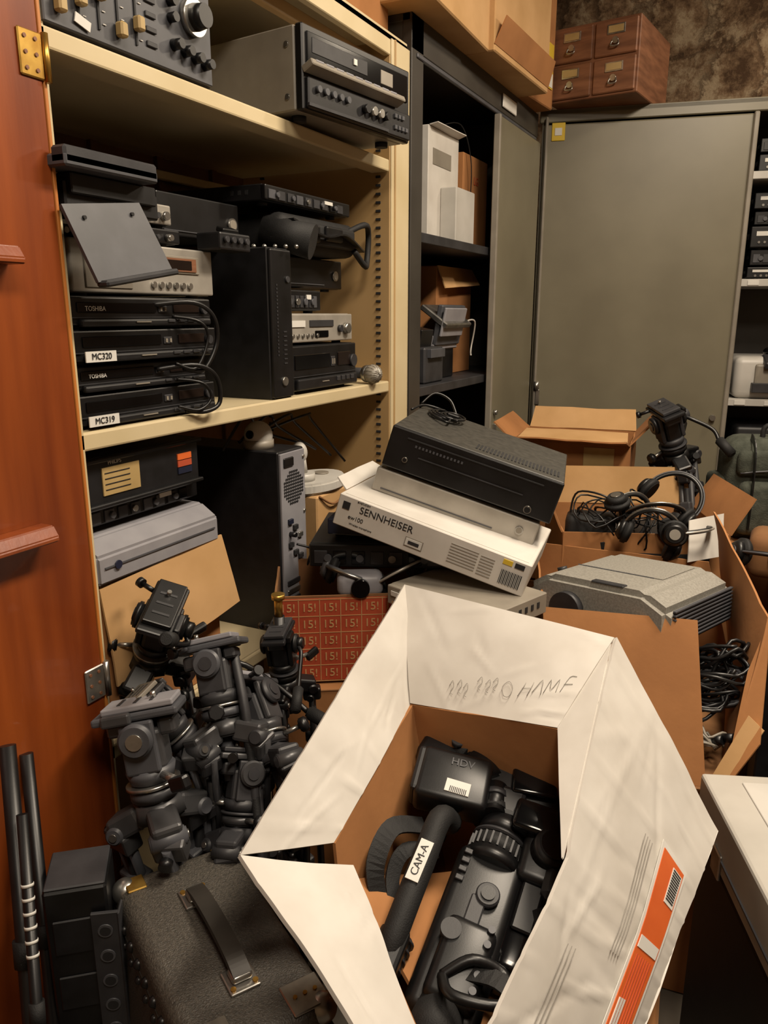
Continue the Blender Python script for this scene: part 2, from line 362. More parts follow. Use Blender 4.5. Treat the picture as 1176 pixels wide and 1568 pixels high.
def tower(name,y0,y1,z0,z1,xf,d,rear=False):
    b=MB();w=y1-y0;h=z1-z0
    b.box((0,0,h/2),(w,d,h),blk2,bev=.003);y=-d/2-.002
    if not rear:
        b.box((0,y,h/2),(w-.004,.012,h-.006),blk,bev=.004,seg=2)
        for i in range(20): b.box((-w*.25,y-.006,h*.3+i*.008),(.004,.003,.004),dgr,bev=0)
        b.cyl((w*.25,y-.004,h*.8),(w*.25,y-.01,h*.8),.007,dgr);b.cyl((0,y-.004,h*.12),(0,y-.01,h*.12),.01,silm)
        for i in range(8): b.box((w*.2-.01,y-.006,.08+i*.01),(.012,.003,.003),dgr,bev=0)
        for i in range(6): b.sph((-w*.5+.012+i*.012,-.02*i-.1,h+.004),.005,silm)
    else:
        b.box((0,y,h/2),(w-.008,.006,h-.01),lgc,bev=.001)
        for i in range(11):
            for j in range(11):
                if (i-5)**2+(j-5)**2<31: b.cyl((-.038+i*.0076,y-.003,h*.80-.038+j*.0076),(-.038+i*.0076,y-.0045,h*.80-.038+j*.0076),.0028,ink,seg=8)
        for i,z in enumerate((.62,.58,.53,.49,.44,.41)):
            b.box((-.02+.02*(i%3),y-.005,h*z),(.018,.008,.012),[blu,ink,silm,ink,ink,dgr][i],bev=.001)
        b.cyl((-.02,y-.002,h*.55),(-.02,y-.02,h*.55),.006,blk);b.tube([(-.02,y-.02,h*.5),(-.0,y-.05,h*.47),(.02,y-.03,h*.4),(.03,y-.01,h*.3)],.003,blk)
        for i in range(5): b.box((.0,y-.004,h*(.08+i*.05)),(w*.7,.004,.012),silm if i%2 else dgr,bev=.001)
        b.box((-.02,y-.004,h*.94),(.04,.006,.022),blk,bev=.002)
        for z in(.95,.65,.35,.05): b.cyl((w*.4,y,h*z),(w*.4,y-.006,h*z),.004,silm,seg=10)
    return b.obj(name,(xf-d/2,(y0+y1)/2,z0),(0,0,90))
tower('desktop_computer',1.45,1.535,1.31,1.64,-1.01,.34)
tower('computer_tower',1.45,1.56,.74,1.19,-1.0,.42,rear=True)
sdev('audio_processor',-1.12,1.24,1.50,1.645,1.735,.3,style='plain',body=blk2,front=blk,seed=9)
sdev('rack_recorder',-1.05,1.51,1.89,1.738,1.778,.36,style='rack',seed=10)
b=MB();b.box((0,0,.017),(.1,.06,.034),blk2,bev=.004,seg=2)
for i in range(4): b.cyl((-.035+i*.022,-.03,.02),(-.035+i*.022,-.038,.02),.006,dgr)
b.box((0,-.01,.04),(.05,.02,.01),blk,rot=(20,0,0))
b.obj('control_box',(-1.03,1.33,1.622),(0,0,90))
b=MB()
b.box((0,0,.045),(.36,.22,.085),rub,bev=.025,seg=4)
b.box((0,-.115,.045),(.28,.02,.05),rub,bev=.008,seg=3);b.cyl((-.17,-.05,.05),(-.13,-.16,.02),.035,rub,r1=.04)
b.box((.02,-.128,.05),(.08,.012,.035),blk,bev=.005,seg=2);b.box((-.08,-.128,.045),(.06,.012,.04),blk,bev=.005,seg=2)
b.tube([(.12,-.1,.06),(.2,-.12,.09),(.26,-.1,.07),(.25,-.1,-.0),(.2,-.12,-.015),(.14,-.12,.02)],.008,rub)
b.ribbon([(-.16,-.12,.07),(-.05,-.14,.04),(.05,-.14,.05),(.18,-.12,.02)],.02,.004,blk)
b.obj('equipment_bag',(-1.15,1.74,1.64),(0,0,90))
sdev('amplifier',-1.10,1.545,1.93,1.557,1.638,.3,style='plain',body=blk2,front=blk,seed=21)
sdev('dvd_recorder',-1.03,1.545,1.86,1.425,1.50,.3,body=sil,front=sil,style='dvd',txt='',seed=11)
sdev('video_recorder',-1.025,1.545,1.87,1.31,1.425,.3,style='vcr',seed=12)
sdev('disc_drive',-1.06,1.545,1.75,1.50,1.556,.24,style='rack',seed=13)
def mic(loc,rz):
    b=MB();b.cyl((0,0,0),(0,.16,0),.016,dgr,r1=.012);b.cyl((0,-.012,0),(0,.002,0),.024,silm);b.sph((0,-.025,0),.0265,lgr)
    for i in range(8):
        a=i*math.pi/8;b.tube([(.027*math.cos(t)*math.cos(a),-.025+.027*math.sin(t),.027*math.cos(t)*math.sin(a)) for t in [k*math.pi/6 for k in range(13)]],.0008,silm,seg=4,n=1)
    b.obj('microphone',loc,(0,0,rz))
mic((-1.02,1.93,1.337),70);mic((-1.12,1.955,1.337),75)
# third level
b=MB();w,h,d=.31,.09,.3
b.box((0,0,h/2),(w,d,h),blk2,bev=.004);y=-d/2-.001
b.box((-.06,y,.045),(.09,.003,.05),tan,bev=0)
for i in range(4):b.box((-.07,y-.002,.03+i*.01),(.06,.001,.0015),ink,bev=0)
for i,m in enumerate((blu,red,org)): b.box((.11,y,.03+i*.014),(.04,.003,.012),m,bev=0)
b.text('PHILIPS',.01,(-.075,y-.002,.078),FT,lab)
for z in (.004,.086): b.box((0,y-.004,z),(w,.012,.008),blk,bev=.002)
b.obj('monitor_unit',(-1.04-d/2,1.07,1.166),(0,0,90))
sdev('disc_player',-1.06,.905,1.235,1.122,1.166,.3,style='rack',seed=15)
b=MB()
b.prism([(-.17,0),(.17,0),(.17,.052),(.13,.078),(-.17,.082)],-.165,.165,lgc,Matrix.Rotation(R(90),4,'X'),bev=.005)
b.box((.171,0,.03),(.003,.3,.003),mgr,bev=0);b.cyl((.172,-.12,.03),(.174,-.12,.03),.008,blu)
b.obj('inkjet_printer',(-1.18,1.075,1.037),(0,0,0))
b=MB()
b.box((0,0,.14),(.32,.4,.28),crd,bev=.003);b.sheet((-.165,-.205,.29),(.17,-.205,.305),(.185,-.235,.155),(-.16,-.22,.105),crdl,8,8,.004,.004)
b.box((0,0,.285),(.3,.38,.006),crdl)
b.obj('cardboard_box',(-1.22,1.08,.74),(0,0,90))
b=MB();b.sph((0,0,.03),.034,whp);b.cyl((0,0,0),(0,0,.02),.036,lgr);b.cyl((0,-.03,.035),(0,-.036,.036),.01,gls)
b.obj('webcam',(-1.08,1.49,1.19))
b=MB();b.box((0,0,.15),(.2,.24,.3),crdl,bev=.004);b.tube([(-.09,-.122,.3),(-.03,-.13,.27),(.05,-.13,.29)],.003,crdd);b.obj('cardboard_box',(-1.14,1.75,.74),(0,0,90))
b=MB();b.prism([(.12*math.cos(a)*1.0,.08*math.sin(a)) for a in [i*math.pi/12 for i in range(24)]],0,.03,whp,bev=.006)
b.cyl((-.05,0,.03),(-.05,0,.05),.035,whp);b.cyl((-.05,0,.05),(-.06,0,.10),.016,whp);b.sph((-.06,0,.105),.022,whp,(1,1,1.3));b.cyl((.05,0,.03),(.05,0,.034),.02,lgr)
b.obj('joystick_controller',(-1.09,1.74,1.042),(0,0,90))
b=MB()
for i in range(4): b.tube([(-1.1-.03*i,1.38+.1*i,1.2),(-1.12,1.5+.09*i,1.265-.01*i),(-1.15,1.6+.08*i,1.21),(-1.1,1.7+.08*i,1.17-.03*i)],.0035,blk)
b.obj('cable_bundle')
# ---------------------------------------------------------------- middle steel cabinet
b=MB()
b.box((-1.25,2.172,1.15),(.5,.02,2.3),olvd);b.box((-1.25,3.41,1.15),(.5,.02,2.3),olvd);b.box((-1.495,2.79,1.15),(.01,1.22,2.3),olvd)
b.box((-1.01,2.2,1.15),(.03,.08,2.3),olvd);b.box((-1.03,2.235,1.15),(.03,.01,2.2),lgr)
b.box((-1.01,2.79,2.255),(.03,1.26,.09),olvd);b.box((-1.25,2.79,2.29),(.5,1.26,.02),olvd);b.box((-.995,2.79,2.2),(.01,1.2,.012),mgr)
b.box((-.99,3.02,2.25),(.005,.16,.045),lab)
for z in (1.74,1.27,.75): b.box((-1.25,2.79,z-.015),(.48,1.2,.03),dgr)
b.box((-.99,3.15,1.15),(.02,.54,2.08),olv,bev=.004);b.box((-.985,2.878,1.15),(.025,.015,2.08),lgr,bev=.003)
b.box((-.978,2.93,1.05),(.02,.018,.05),silm);b.cyl((-.98,2.93,1.12),(-.965,2.93,1.12),.01,silm)
b.obj('steel_cabinet')
b=MB();b.box((0,0,.18),(.27,.2,.36),wht,bev=.003);b.box((.06,-.13,.09),(.18,.06,.18),whp,bev=.003);b.sheet((-.13,-.1,.36),(.13,-.1,.36),(.13,-.13,.37),(-.13,-.13,.365),wht,4,4,.003,.003)
b.box((-.02,-.101,.27),(.16,.002,.05),lgr,bev=0)
b.tube([(-.05,-.1,.37),(.1,-.12,.40),(.18,-.13,.3),(.2,-.12,.15),(.16,-.1,.08)],.002,blk);b.obj('white_carton',(-1.2,2.66,1.74),(0,0,90))
b=MB();b.box((0,0,.16),(.26,.22,.33),crd,bev=.003);b.text('LG',.04,(0,-.112,.24),FT,red);b.obj('cardboard_box',(-1.2,2.95,1.74),(0,0,90))
b=MB();b.box((0,0,.2),(.36,.25,.4),crd,bev=.003);b.sheet((-.18,-.125,.4),(.18,-.125,.4),(.18,-.16,.34),(-.18,-.16,.32),crdl,5,5,.003,.004);b.obj('cardboard_box',(-1.27,2.9,1.27),(0,0,90))
b=MB();b.box((0,.02,.13),(.22,.08,.05),lgc,bev=.004);b.box((0,-.02,.22),(.24,.12,.02),silm,rot=(35,0,0),bev=.004);b.box((0,-.03,.19),(.22,.02,.14),mgr,rot=(10,0,0),bev=.004);b.box((0,.04,.06),(.2,.1,.12),blk,bev=.004);b.box((-.02,-.055,.2),(.2,.01,.1),lgc,rot=(12,0,0),bev=.003)
b.tube([(.1,-.05,.2),(.16,-.07,.2),(.18,-.05,.1),(.1,-.08,.08)],.003,whp);b.obj('label_printer',(-1.1,2.66,1.27),(0,0,90))
b=MB();b.box((0,0,.06),(.16,.16,.12),dgr,bev=.006);b.box((0,-.08,.1),(.12,.03,.03),mgr);b.box((0,-.0,.15),(.1,.1,.07),blk,rot=(10,0,0));b.obj('scanner_unit',(-1.12,2.46,1.27),(0,0,90))
def carton(name,w,d,h,loc,yaw,m=crd,flaps=True,tape=True,fl=crdl,rot=None):
    b=MB();b.box((0,0,h/2),(w,d,h),m,bev=.004)
    if tape: b.box((0,0,h+.001),(w+.002,.05,.002),tan,bev=0);b.box((w/2+.001,0,h-.04),(.002,.05,.08),tan,bev=0);b.box((-w/2-.001,0,h-.04),(.002,.05,.08),tan,bev=0)
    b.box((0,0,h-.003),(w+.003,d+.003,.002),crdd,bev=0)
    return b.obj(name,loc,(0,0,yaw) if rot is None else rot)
carton('cardboard_box',.5,.42,.34,(-1.12,2.32,2.3),92,m=crdl)
b=MB();b.box((0,0,.17),(.56,.42,.34),crdl,bev=.004);b.sheet((-.28,-.21,.02),(.28,-.21,.02),(.26,-.24,.1),(-.26,-.24,.1),crd,4,4,.002,.004);b.box((.29,-.1,.2),(.002,.2,.12),yel,bev=0);b.obj('cardboard_box',(-1.1,2.86,2.3),(0,0,88))
b=MB();b.box((0,0,.2),(.26,.36,.4),crd,bev=.004);b.box((.05,-.182,.15),(.12,.004,.16),yel,bev=0);b.box((.07,-.184,.1),(.07,.003,.05),lab,bev=0);b.text('!',.06,(.02,-.186,.19),FT,ink);b.obj('cardboard_box',(-1.12,3.27,2.3),(0,0,85))
carton('cardboard_box',.55,.4,.3,(-1.25,1.85,2.216),90)
# ---------------------------------------------------------------- back steel cabinet
B0=Matrix.Translation((-1.0,3.5,0))@Matrix.Rotation(R(12),4,'Z')
b=MB()
W=1.66;H=2.33
b.box((.01,.24,H/2),(.02,.48,H),olv);b.box((W,.24,H/2),(.02,.48,H),olv);b.box((W/2,.47,H/2),(W,.01,H),olvd);b.box((.845,.24,H/2),(.02,.46,H),olvd)
b.box((W/2,.24,H-.01),(W+.02,.5,.02),olv);b.box((W/2,.0,H-.025),(W+.02,.02,.05),olv,bev=.004)
b.box((.42,-.012,1.17),(.82,.022,2.2),olv,bev=.006,seg=2);b.box((.022,-.018,1.2),(.012,.03,2.2),lgr,bev=.004)
b.box((.838,-.012,1.15),(.02,.04,2.25),lgr,bev=.004)
b.box((.07,-.026,2.24),(.055,.004,.07),yel);b.box((.07,-.029,2.24),(.03,.003,.03),lab)
b.cyl((.03,-.03,1.16),(.03,-.03,1.2),.012,silm);b.box((.035,-.03,1.13),(.02,.012,.07),silm,bev=.004,seg=2)
b.cyl((.79,-.02,1.06),(.79,-.045,1.06),.012,silm)
for z in (2.06,1.64,1.14,.7): b.box((1.25,.22,z-.015),(.8,.42,.03),whp)
for z in (1.64,1.14):
    for i in range(6): b.box((.9+i*.12,.008,z-.016),(.045,.003,.02),lab)
b.obj('steel_cabinet',M=B0)
def bdev(name,x0,x1,y,z0,z1,d,**k):
    o=device(name,x1-x0,d,z1-z0,(0,0,0),0,**k);o.matrix_world=B0@Matrix.Translation(((x0+x1)/2,y+d/2,z0));return o
zz=1.64
for i,hh in enumerate((.05,.07,.09,.06,.07)):
    bdev('disc_player',.88+.01*(i%2),1.28,.06+.02*(i%2),zz,zz+hh,.3,style='rack' if i%2 else 'dvd',seed=30+i);zz+=hh+.001
zz=2.06
for i,hh in enumerate((.07,.06)):
    bdev('disc_player',.88,1.28,.06,zz,zz+hh,.3,style='rack' if i%2 else 'dvd',seed=40+i);zz+=hh+.001
b=MB();b.box((0,0,.09),(.42,.32,.18),whp,bev=.03,seg=4);b.box((.02,-.15,.1),(.3,.05,.1),lgr,bev=.01,seg=2);b.box((.05,-.16,.16),(.3,.1,.03),dgr,rot=(20,0,0),bev=.005);b.sph((-.06,-.1,.2),.035,gls,(1,1,.6));b.box((0,-.17,.05),(.28,.06,.04),dgr)
o=b.obj('inkjet_printer');o.matrix_world=B0@Matrix.Translation((1.08,.19,1.14))
b=MB();b.box((0,0,.16),(.4,.3,.32),blk2,bev=.02,seg=3);b.box((0,-.16,.2),(.3,.02,.1),dgr);o=b.obj('equipment_bag');o.matrix_world=B0@Matrix.Translation((1.1,.2,.7))
# card index drawers
b=MB();w,d,h=.36,.42,.27
b.box((0,0,h/2),(w,d,h),drw,bev=.003)
for i in (-1,1):
    for j in (0,1):
        x=i*.088;z=.070+j*.131
        b.box((x,-d/2-.004,z),(.166,.012,.122),drw,bev=.004)
        b.box((x,-d/2-.012,z+.028),(.07,.004,.034),silm,bev=.001);b.box((x,-d/2-.014,z+.028),(.058,.003,.024),tan,bev=0)
        b.cyl((x,-d/2-.01,z-.012),(x,-d/2-.02,z-.012),.012,silm);b.tube([(x-.012,-d/2-.02,z-.015),(x-.014,-d/2-.026,z-.032),(x+.014,-d/2-.026,z-.032),(x+.012,-d/2-.02,z-.015)],.003,silm)
b.obj('card_index_drawers',(-.75,3.60,2.33),(0,0,-7))
# ---------------------------------------------------------------- centre pile
def EM(loc,eul): return Matrix.Translation(loc)@Euler([R(a) for a in eul]).to_matrix().to_4x4()
PM=EM((-.591,1.680,1.168),(.7,17.1,12.9))
o=device('desktop_computer',.38,.33,.10,(0,0,0),0,body=mat('pc_lid','34332f','44423d',.45,0,60),front=blk,style='pc');o.matrix_world=PM@Matrix.Translation((0,0,-.05))
o=device('video_player',.37,.31,.055,(0,0,0),0,body=lgr,front=sil,style='plain',feet=False);o.matrix_world=PM@Matrix.Translation((-.012,-.005,-.106))
b=MB()
for k in range(3): b.tube([(-.14+.03*math.cos(a+k)+.012*k+.02*a/6,.08+.04*math.sin(a+k),.054+.003*(k+1)) for a in [i*.7 for i in range(14)]],.003,blk)
b.tube([(-.15,.05,.058),(-.1,.0,.06),(-.12,.12,.06),(-.18,.12,.06),(-.20,.06,.05)],.003,blk)
b.tube([(-.10,.14,.058),(-.13,.16,.085),(-.17,.15,.09),(-.19,.12,.06)],.003,blk)
b.box((-.1,.08,.062),(.03,.014,.012),blk);b.obj('cable_coil',M=PM)
b=MB();w,d,h=.425,.31,.070
b.box((0,0,0),(w,d,h),wht,bev=.002);y=-d/2-.001
b.box((0,0,h/2),(w*.96,d*.94,.002),wht,bev=0)
b.text('SENNHEISER',.022,(-.10,y,.014),FT,ink);b.text('evolution',.008,(-.155,y,.030),FT,ink);b.text('ew100',.013,(-.165,y,-.008),FT,ink);b.text('Wireless microphone',.006,(-.15,y,-.022),FT,ink)
b.box((-.192,y,.014),(.016,.002,.016),ink,bev=0);b.box((-.03,y,-.012),(.04,.001,.02),lgr,bev=0);b.box((-.03,y-.001,-.012),(.036,.001,.016),lab,bev=0);b.box((-.03,y-.002,-.012),(.024,.001,.007),dgr,bev=0)
for k in range(7):
    b.box((.075,y,.02-k*.0065),(.06,.0015,.0012),inkl,bev=0);b.box((.125,y,.018-k*.0065),(.03,.0015,.0015),inkl,bev=0)
for k in range(14): b.box((.158+k*.0032,y,-.008),(.0012+.0008*(k%2),.0015,.03),ink,bev=0)
b.box((.19,y,.024),(.02,.0015,.01),ink,bev=0);b.box((.165,y,.024),(.02,.0015,.01),yel,bev=0)
b.sheet((-.2125,-.12,.035),(-.2125,.15,.035),(-.25,.14,.045),(-.245,-.1,.05),wht,4,4,.004,.003)
b.obj('microphone_carton',M=EM((-.618,1.55,1.038),(-1.3,16.2,7.5)))
device('rack_receiver',.42,.28,.06,(-.74,1.60,.945),22,style='rack',seed=50)
device('router_unit',.24,.2,.045,(-.78,1.58,1.006),15,body=blu,front=blu,style='plain',seed=51)
device('minidisc_recorder',.26,.2,.05,(-.52,1.42,.90),-20,body=lgr,front=lgr,style='dvd',seed=52)
def openbox(name,w,d,h,loc,yaw,m=crd,mi=crdd,fl=(0,0,0,0),fw=.12,rot=None):
    b=MB();t=.005
    b.box((0,0,t/2),(w,d,t),m,bev=0)
    b.sheet((-w/2,-d/2,0),(w/2,-d/2,0),(w/2,-d/2,h),(-w/2,-d/2,h),m,8,6,.004,t)
    b.sheet((-w/2,d/2,0),(w/2,d/2,0),(w/2,d/2,h),(-w/2,d/2,h),m,8,6,.004,t)
    b.sheet((-w/2,-d/2,0),(-w/2,d/2,0),(-w/2,d/2,h),(-w/2,-d/2,h),m,8,6,.004,t)
    b.sheet((w/2,-d/2,0),(w/2,d/2,0),(w/2,d/2,h),(w/2,-d/2,h),m,8,6,.004,t)
    for k,a in enumerate(fl):
        if a is None: continue
        s,c=math.sin(R(a))*fw,math.cos(R(a))*fw
        if k==0: q=((-w/2,-d/2,h),(w/2,-d/2,h),(w/2-.01,-d/2-s,h+c),(-w/2+.01,-d/2-s,h+c))
        if k==1: q=((w/2,-d/2,h),(w/2,d/2,h),(w/2+s,d/2-.01,h+c),(w/2+s,-d/2+.01,h+c))
        if k==2: q=((w/2,d/2,h),(-w/2,d/2,h),(-w/2+.01,d/2+s,h+c),(w/2-.01,d/2+s,h+c))
        if k==3: q=((-w/2,d/2,h),(-w/2,-d/2,h),(-w/2-s,-d/2+.01,h+c),(-w/2-s,d/2-.01,h+c))
        b.sheet(*q,crdl if k==2 else m,8,5,.006,t,seed=k)
    return b
b=openbox('x',.32,.26,.2,None,0,crdd,crdd,(None,None,None,None))
y=-.134
b.box((0,y,.1),(.315,.002,.19),red,bev=0)
for i in range(7):
    for j in range(5): b.text('15!',.026,(-.135+i*.045,y-.0015,.022+j*.038),FT,crdl)
    b.box((-.157+i*.045,y-.001,.1),(.0015,.001,.19),crdl,bev=0)
for j in range(6): b.box((0,y-.001,.003+j*.038),(.315,.001,.0015),crdl,bev=0)
b.obj('printed_carton',(-.83,1.47,.715),(0,0,32))
carton('cardboard_box',.45,.34,.70,(-.80,1.5,0.01),32)
def headphones(b,M,r=.075,m=blk,mc=silm):
    def P(x,y,z): return M@V((x,y,z))
    b.tube([P(r*math.cos(a),0,r*math.sin(a)*1.1) for a in [math.pi*k/12 for k in range(13)]],.006,m,n=2)
    b.tube([P((r+.006)*math.cos(a),0,(r+.006)*math.sin(a)*1.1) for a in [math.pi*k/12 for k in range(13)]],.003,mc,n=2)
    for s in (-1,1):
        b.cyl(P(s*(r-.02),0,-.02),P(s*(r+.002),0,-.02),.036,rub,seg=24,bev=.005);b.cyl(P(s*(r+.002),0,-.02),P(s*(r+.016),0,-.02),.032,m,r1=.022);b.cyl(P(s*(r+.016),0,-.02),P(s*(r+.019),0,-.02),.014,mc)
b=MB();headphones(b,EM((-.79,1.42,.935),(70,20,20)),.055,mgr,silm);b.obj('headphones')
b=MB();headphones(b,EM((-.70,1.46,.94),(60,-20,50)),.055,blk,sil);b.obj('headphones')
b=MB();b.box((0,0,.03),(.1,.06,.05),lgc,bev=.015,seg=3);b.cyl((0,-.03,.03),(0,-.045,.03),.02,gls);b.obj('webcam',(-.76,1.40,.90),(0,0,30))
# ------------- right group
b=MB()
FL,FR=V((-.40,1.59,.87)),V((-.085,1.62,.885));FRb,FLb=V((-.03,1.47,.60)),V((-.33,1.44,.57))
b.sheet(FLb,FRb,FR,FL,crd,10,8,.004,.005,seed=3)
b.sheet(V((.0,1.46,.60)),V((-.02,2.1,.62)),V((-.10,2.12,1.0)),V((.045,1.66,.90)),crd,10,10,.006,.005,seed=5)
b.sheet(V((-.03,1.47,.60)),V((.0,1.46,.60)),V((.06,1.52,.72)),V((.03,1.53,.74)),crdl,2,2,0,.004)
b.sheet(V((.0,1.46,.60)),V((.055,1.50,.70)),V((.05,1.67,.90)),V((.02,1.6,.80)),crd,3,3,0,.004)
b.sheet(V((-.55,2.1,.6)),V((-.02,2.1,.6)),V((-.10,2.13,.86)),V((-.56,2.1,.86)),crd,8,6,.004,.005)
b.sheet(V((-.33,1.44,.57)),V((-.55,2.1,.6)),V((-.56,2.1,.86)),V((-.40,1.59,.87)),crd,8,6,.004,.005)
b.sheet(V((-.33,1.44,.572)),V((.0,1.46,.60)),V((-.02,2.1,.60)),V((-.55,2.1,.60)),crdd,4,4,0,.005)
b.obj('cardboard_box')
carton('cardboard_box',.5,.5,.56,(-.26,1.80,.0),6)
b=MB();w,d,h=.36,.32,.12
prof=[(-.18,0),(.18,0),(.18,.088),(.12,.12),(-.12,.12),(-.18,.085)]
b.prism(prof,-d/2,d/2,spk,Matrix.Rotation(R(90),4,'X'),bev=.014,seg=4)
for i in range(9): b.box((.182,0,.012+i*.0088),(.006,d*.86,.0035),ink,bev=0)
for i in range(9): b.box((.184,0,.0165+i*.0088),(.008,d*.88,.0045),mgr,bev=.001)
b.box((-.02,-.03,.121),(.2,.003,.002),mgr);b.box((-.0,.05,.1215),(.2,.16,.003),spk,bev=.0015);b.cyl((-.15,-.05,.103),(-.153,-.05,.112),.012,dgr)
b.cyl((-.06,-d/2,.05),(-.06,-d/2-.02,.05),.04,dgr);b.box((.03,-.14,.121),(.08,.02,.004),dgr)
b.obj('video_projector',M=EM((-.25,1.80,.79),(-3,-4,-20)))
def coil(b,c,r,n,rt,m,rnd,zs=.02):
    pts=[];c=V(c)
    ax=Euler((rnd.uniform(-.9,.9),rnd.uniform(-.9,.9),0)).to_matrix()
    for k in range(n*8):
        a=k*math.pi/4;rr=r*(1+rnd.uniform(-.15,.15));pts.append(c+ax@V((rr*math.cos(a),rr*math.sin(a)*.7,rnd.uniform(-zs,zs))))
    b.tube(pts,rt,m,seg=6,n=3)
rnd=random.Random(4)
b=MB()
for k in range(6): coil(b,(-.05+rnd.uniform(-.02,.02),1.62+rnd.uniform(-.03,.05),.70+.02*k),.055,4,.004,blk if k!=2 else mgr,rnd)
coil(b,(-.04,1.56,.66),.03,3,.003,lgr,rnd)
for k in range(3): b.cyl((-.05+.02*k,1.55,.65+.01*k),(-.03+.02*k,1.54,.66+.01*k),.009,blk if k else whp)
b.obj('cable_coil')
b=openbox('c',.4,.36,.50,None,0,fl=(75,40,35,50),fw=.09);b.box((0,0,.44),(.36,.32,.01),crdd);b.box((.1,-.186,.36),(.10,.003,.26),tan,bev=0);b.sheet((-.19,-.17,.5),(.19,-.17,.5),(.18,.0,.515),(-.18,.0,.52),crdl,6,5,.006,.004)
b.obj('cardboard_box',(-.62,2.80,.57),(0,0,6))
carton('cardboard_box',.5,.5,.56,(-.62,2.86,0),3)
b=openbox('c',.46,.36,.34,None,0,fl=(None,30,8,25),fw=.12);b.obj('cardboard_box',(-.34,2.36,.56),(0,0,22))
carton('cardboard_box',.5,.4,.56,(-.34,2.38,0),12)
rnd=random.Random(9)
b=MB();headphones(b,EM((-.26,2.22,.94),(50,10,30)),.08,blk,silm);b.obj('headphones')
b=MB();headphones(b,EM((-.22,2.26,.99),(-40,30,-20)),.075,blk,mgr);b.obj('headphones')
b=MB();headphones(b,EM((-.33,2.2,.93),(10,70,60)),.075,rub,silm);b.obj('headphones')
b=MB();headphones(b,EM((-.18,2.15,.93),(80,10,100)),.07,blk,sil);b.obj('headphones')
b=MB();headphones(b,EM((-.25,2.12,.92),(20,20,10)),.07,blk,silm);b.obj('headphones')
b=MB();b.box((0,0,.1),(.14,.1,.2),rub,bev=.02,seg=3);b.box((0,-.055,.09),(.1,.02,.1),rub,bev=.008);b.tube([(-.06,0,.19),(-.04,0,.26),(.05,-.02,.25),(.07,0,.19)],.003,blk);b.obj('camera_pouch',(-.43,2.2,.74),(0,0,10))
b=MB()
for k in range(8): coil(b,(-.30+rnd.uniform(-.12,.12),2.23+rnd.uniform(-.06,.06),.91+rnd.uniform(-.03,.05)),.07,2,.0025,blk,rnd,.04)
b.obj('cable_tangle')
b=MB();b.box((0,0,.15),(.38,.3,.3),rub,bev=.03,seg=3);b.obj('equipment_bag',(-.32,2.33,.57),(0,0,22))
b=MB();b.sheet((-.15,2.1,.86),(-.07,2.2,.86),(-.08,2.24,.97),(-.16,2.16,.96),wht,6,6,.006,.003);b.obj('white_box_flap')  # white inner side of a box panel
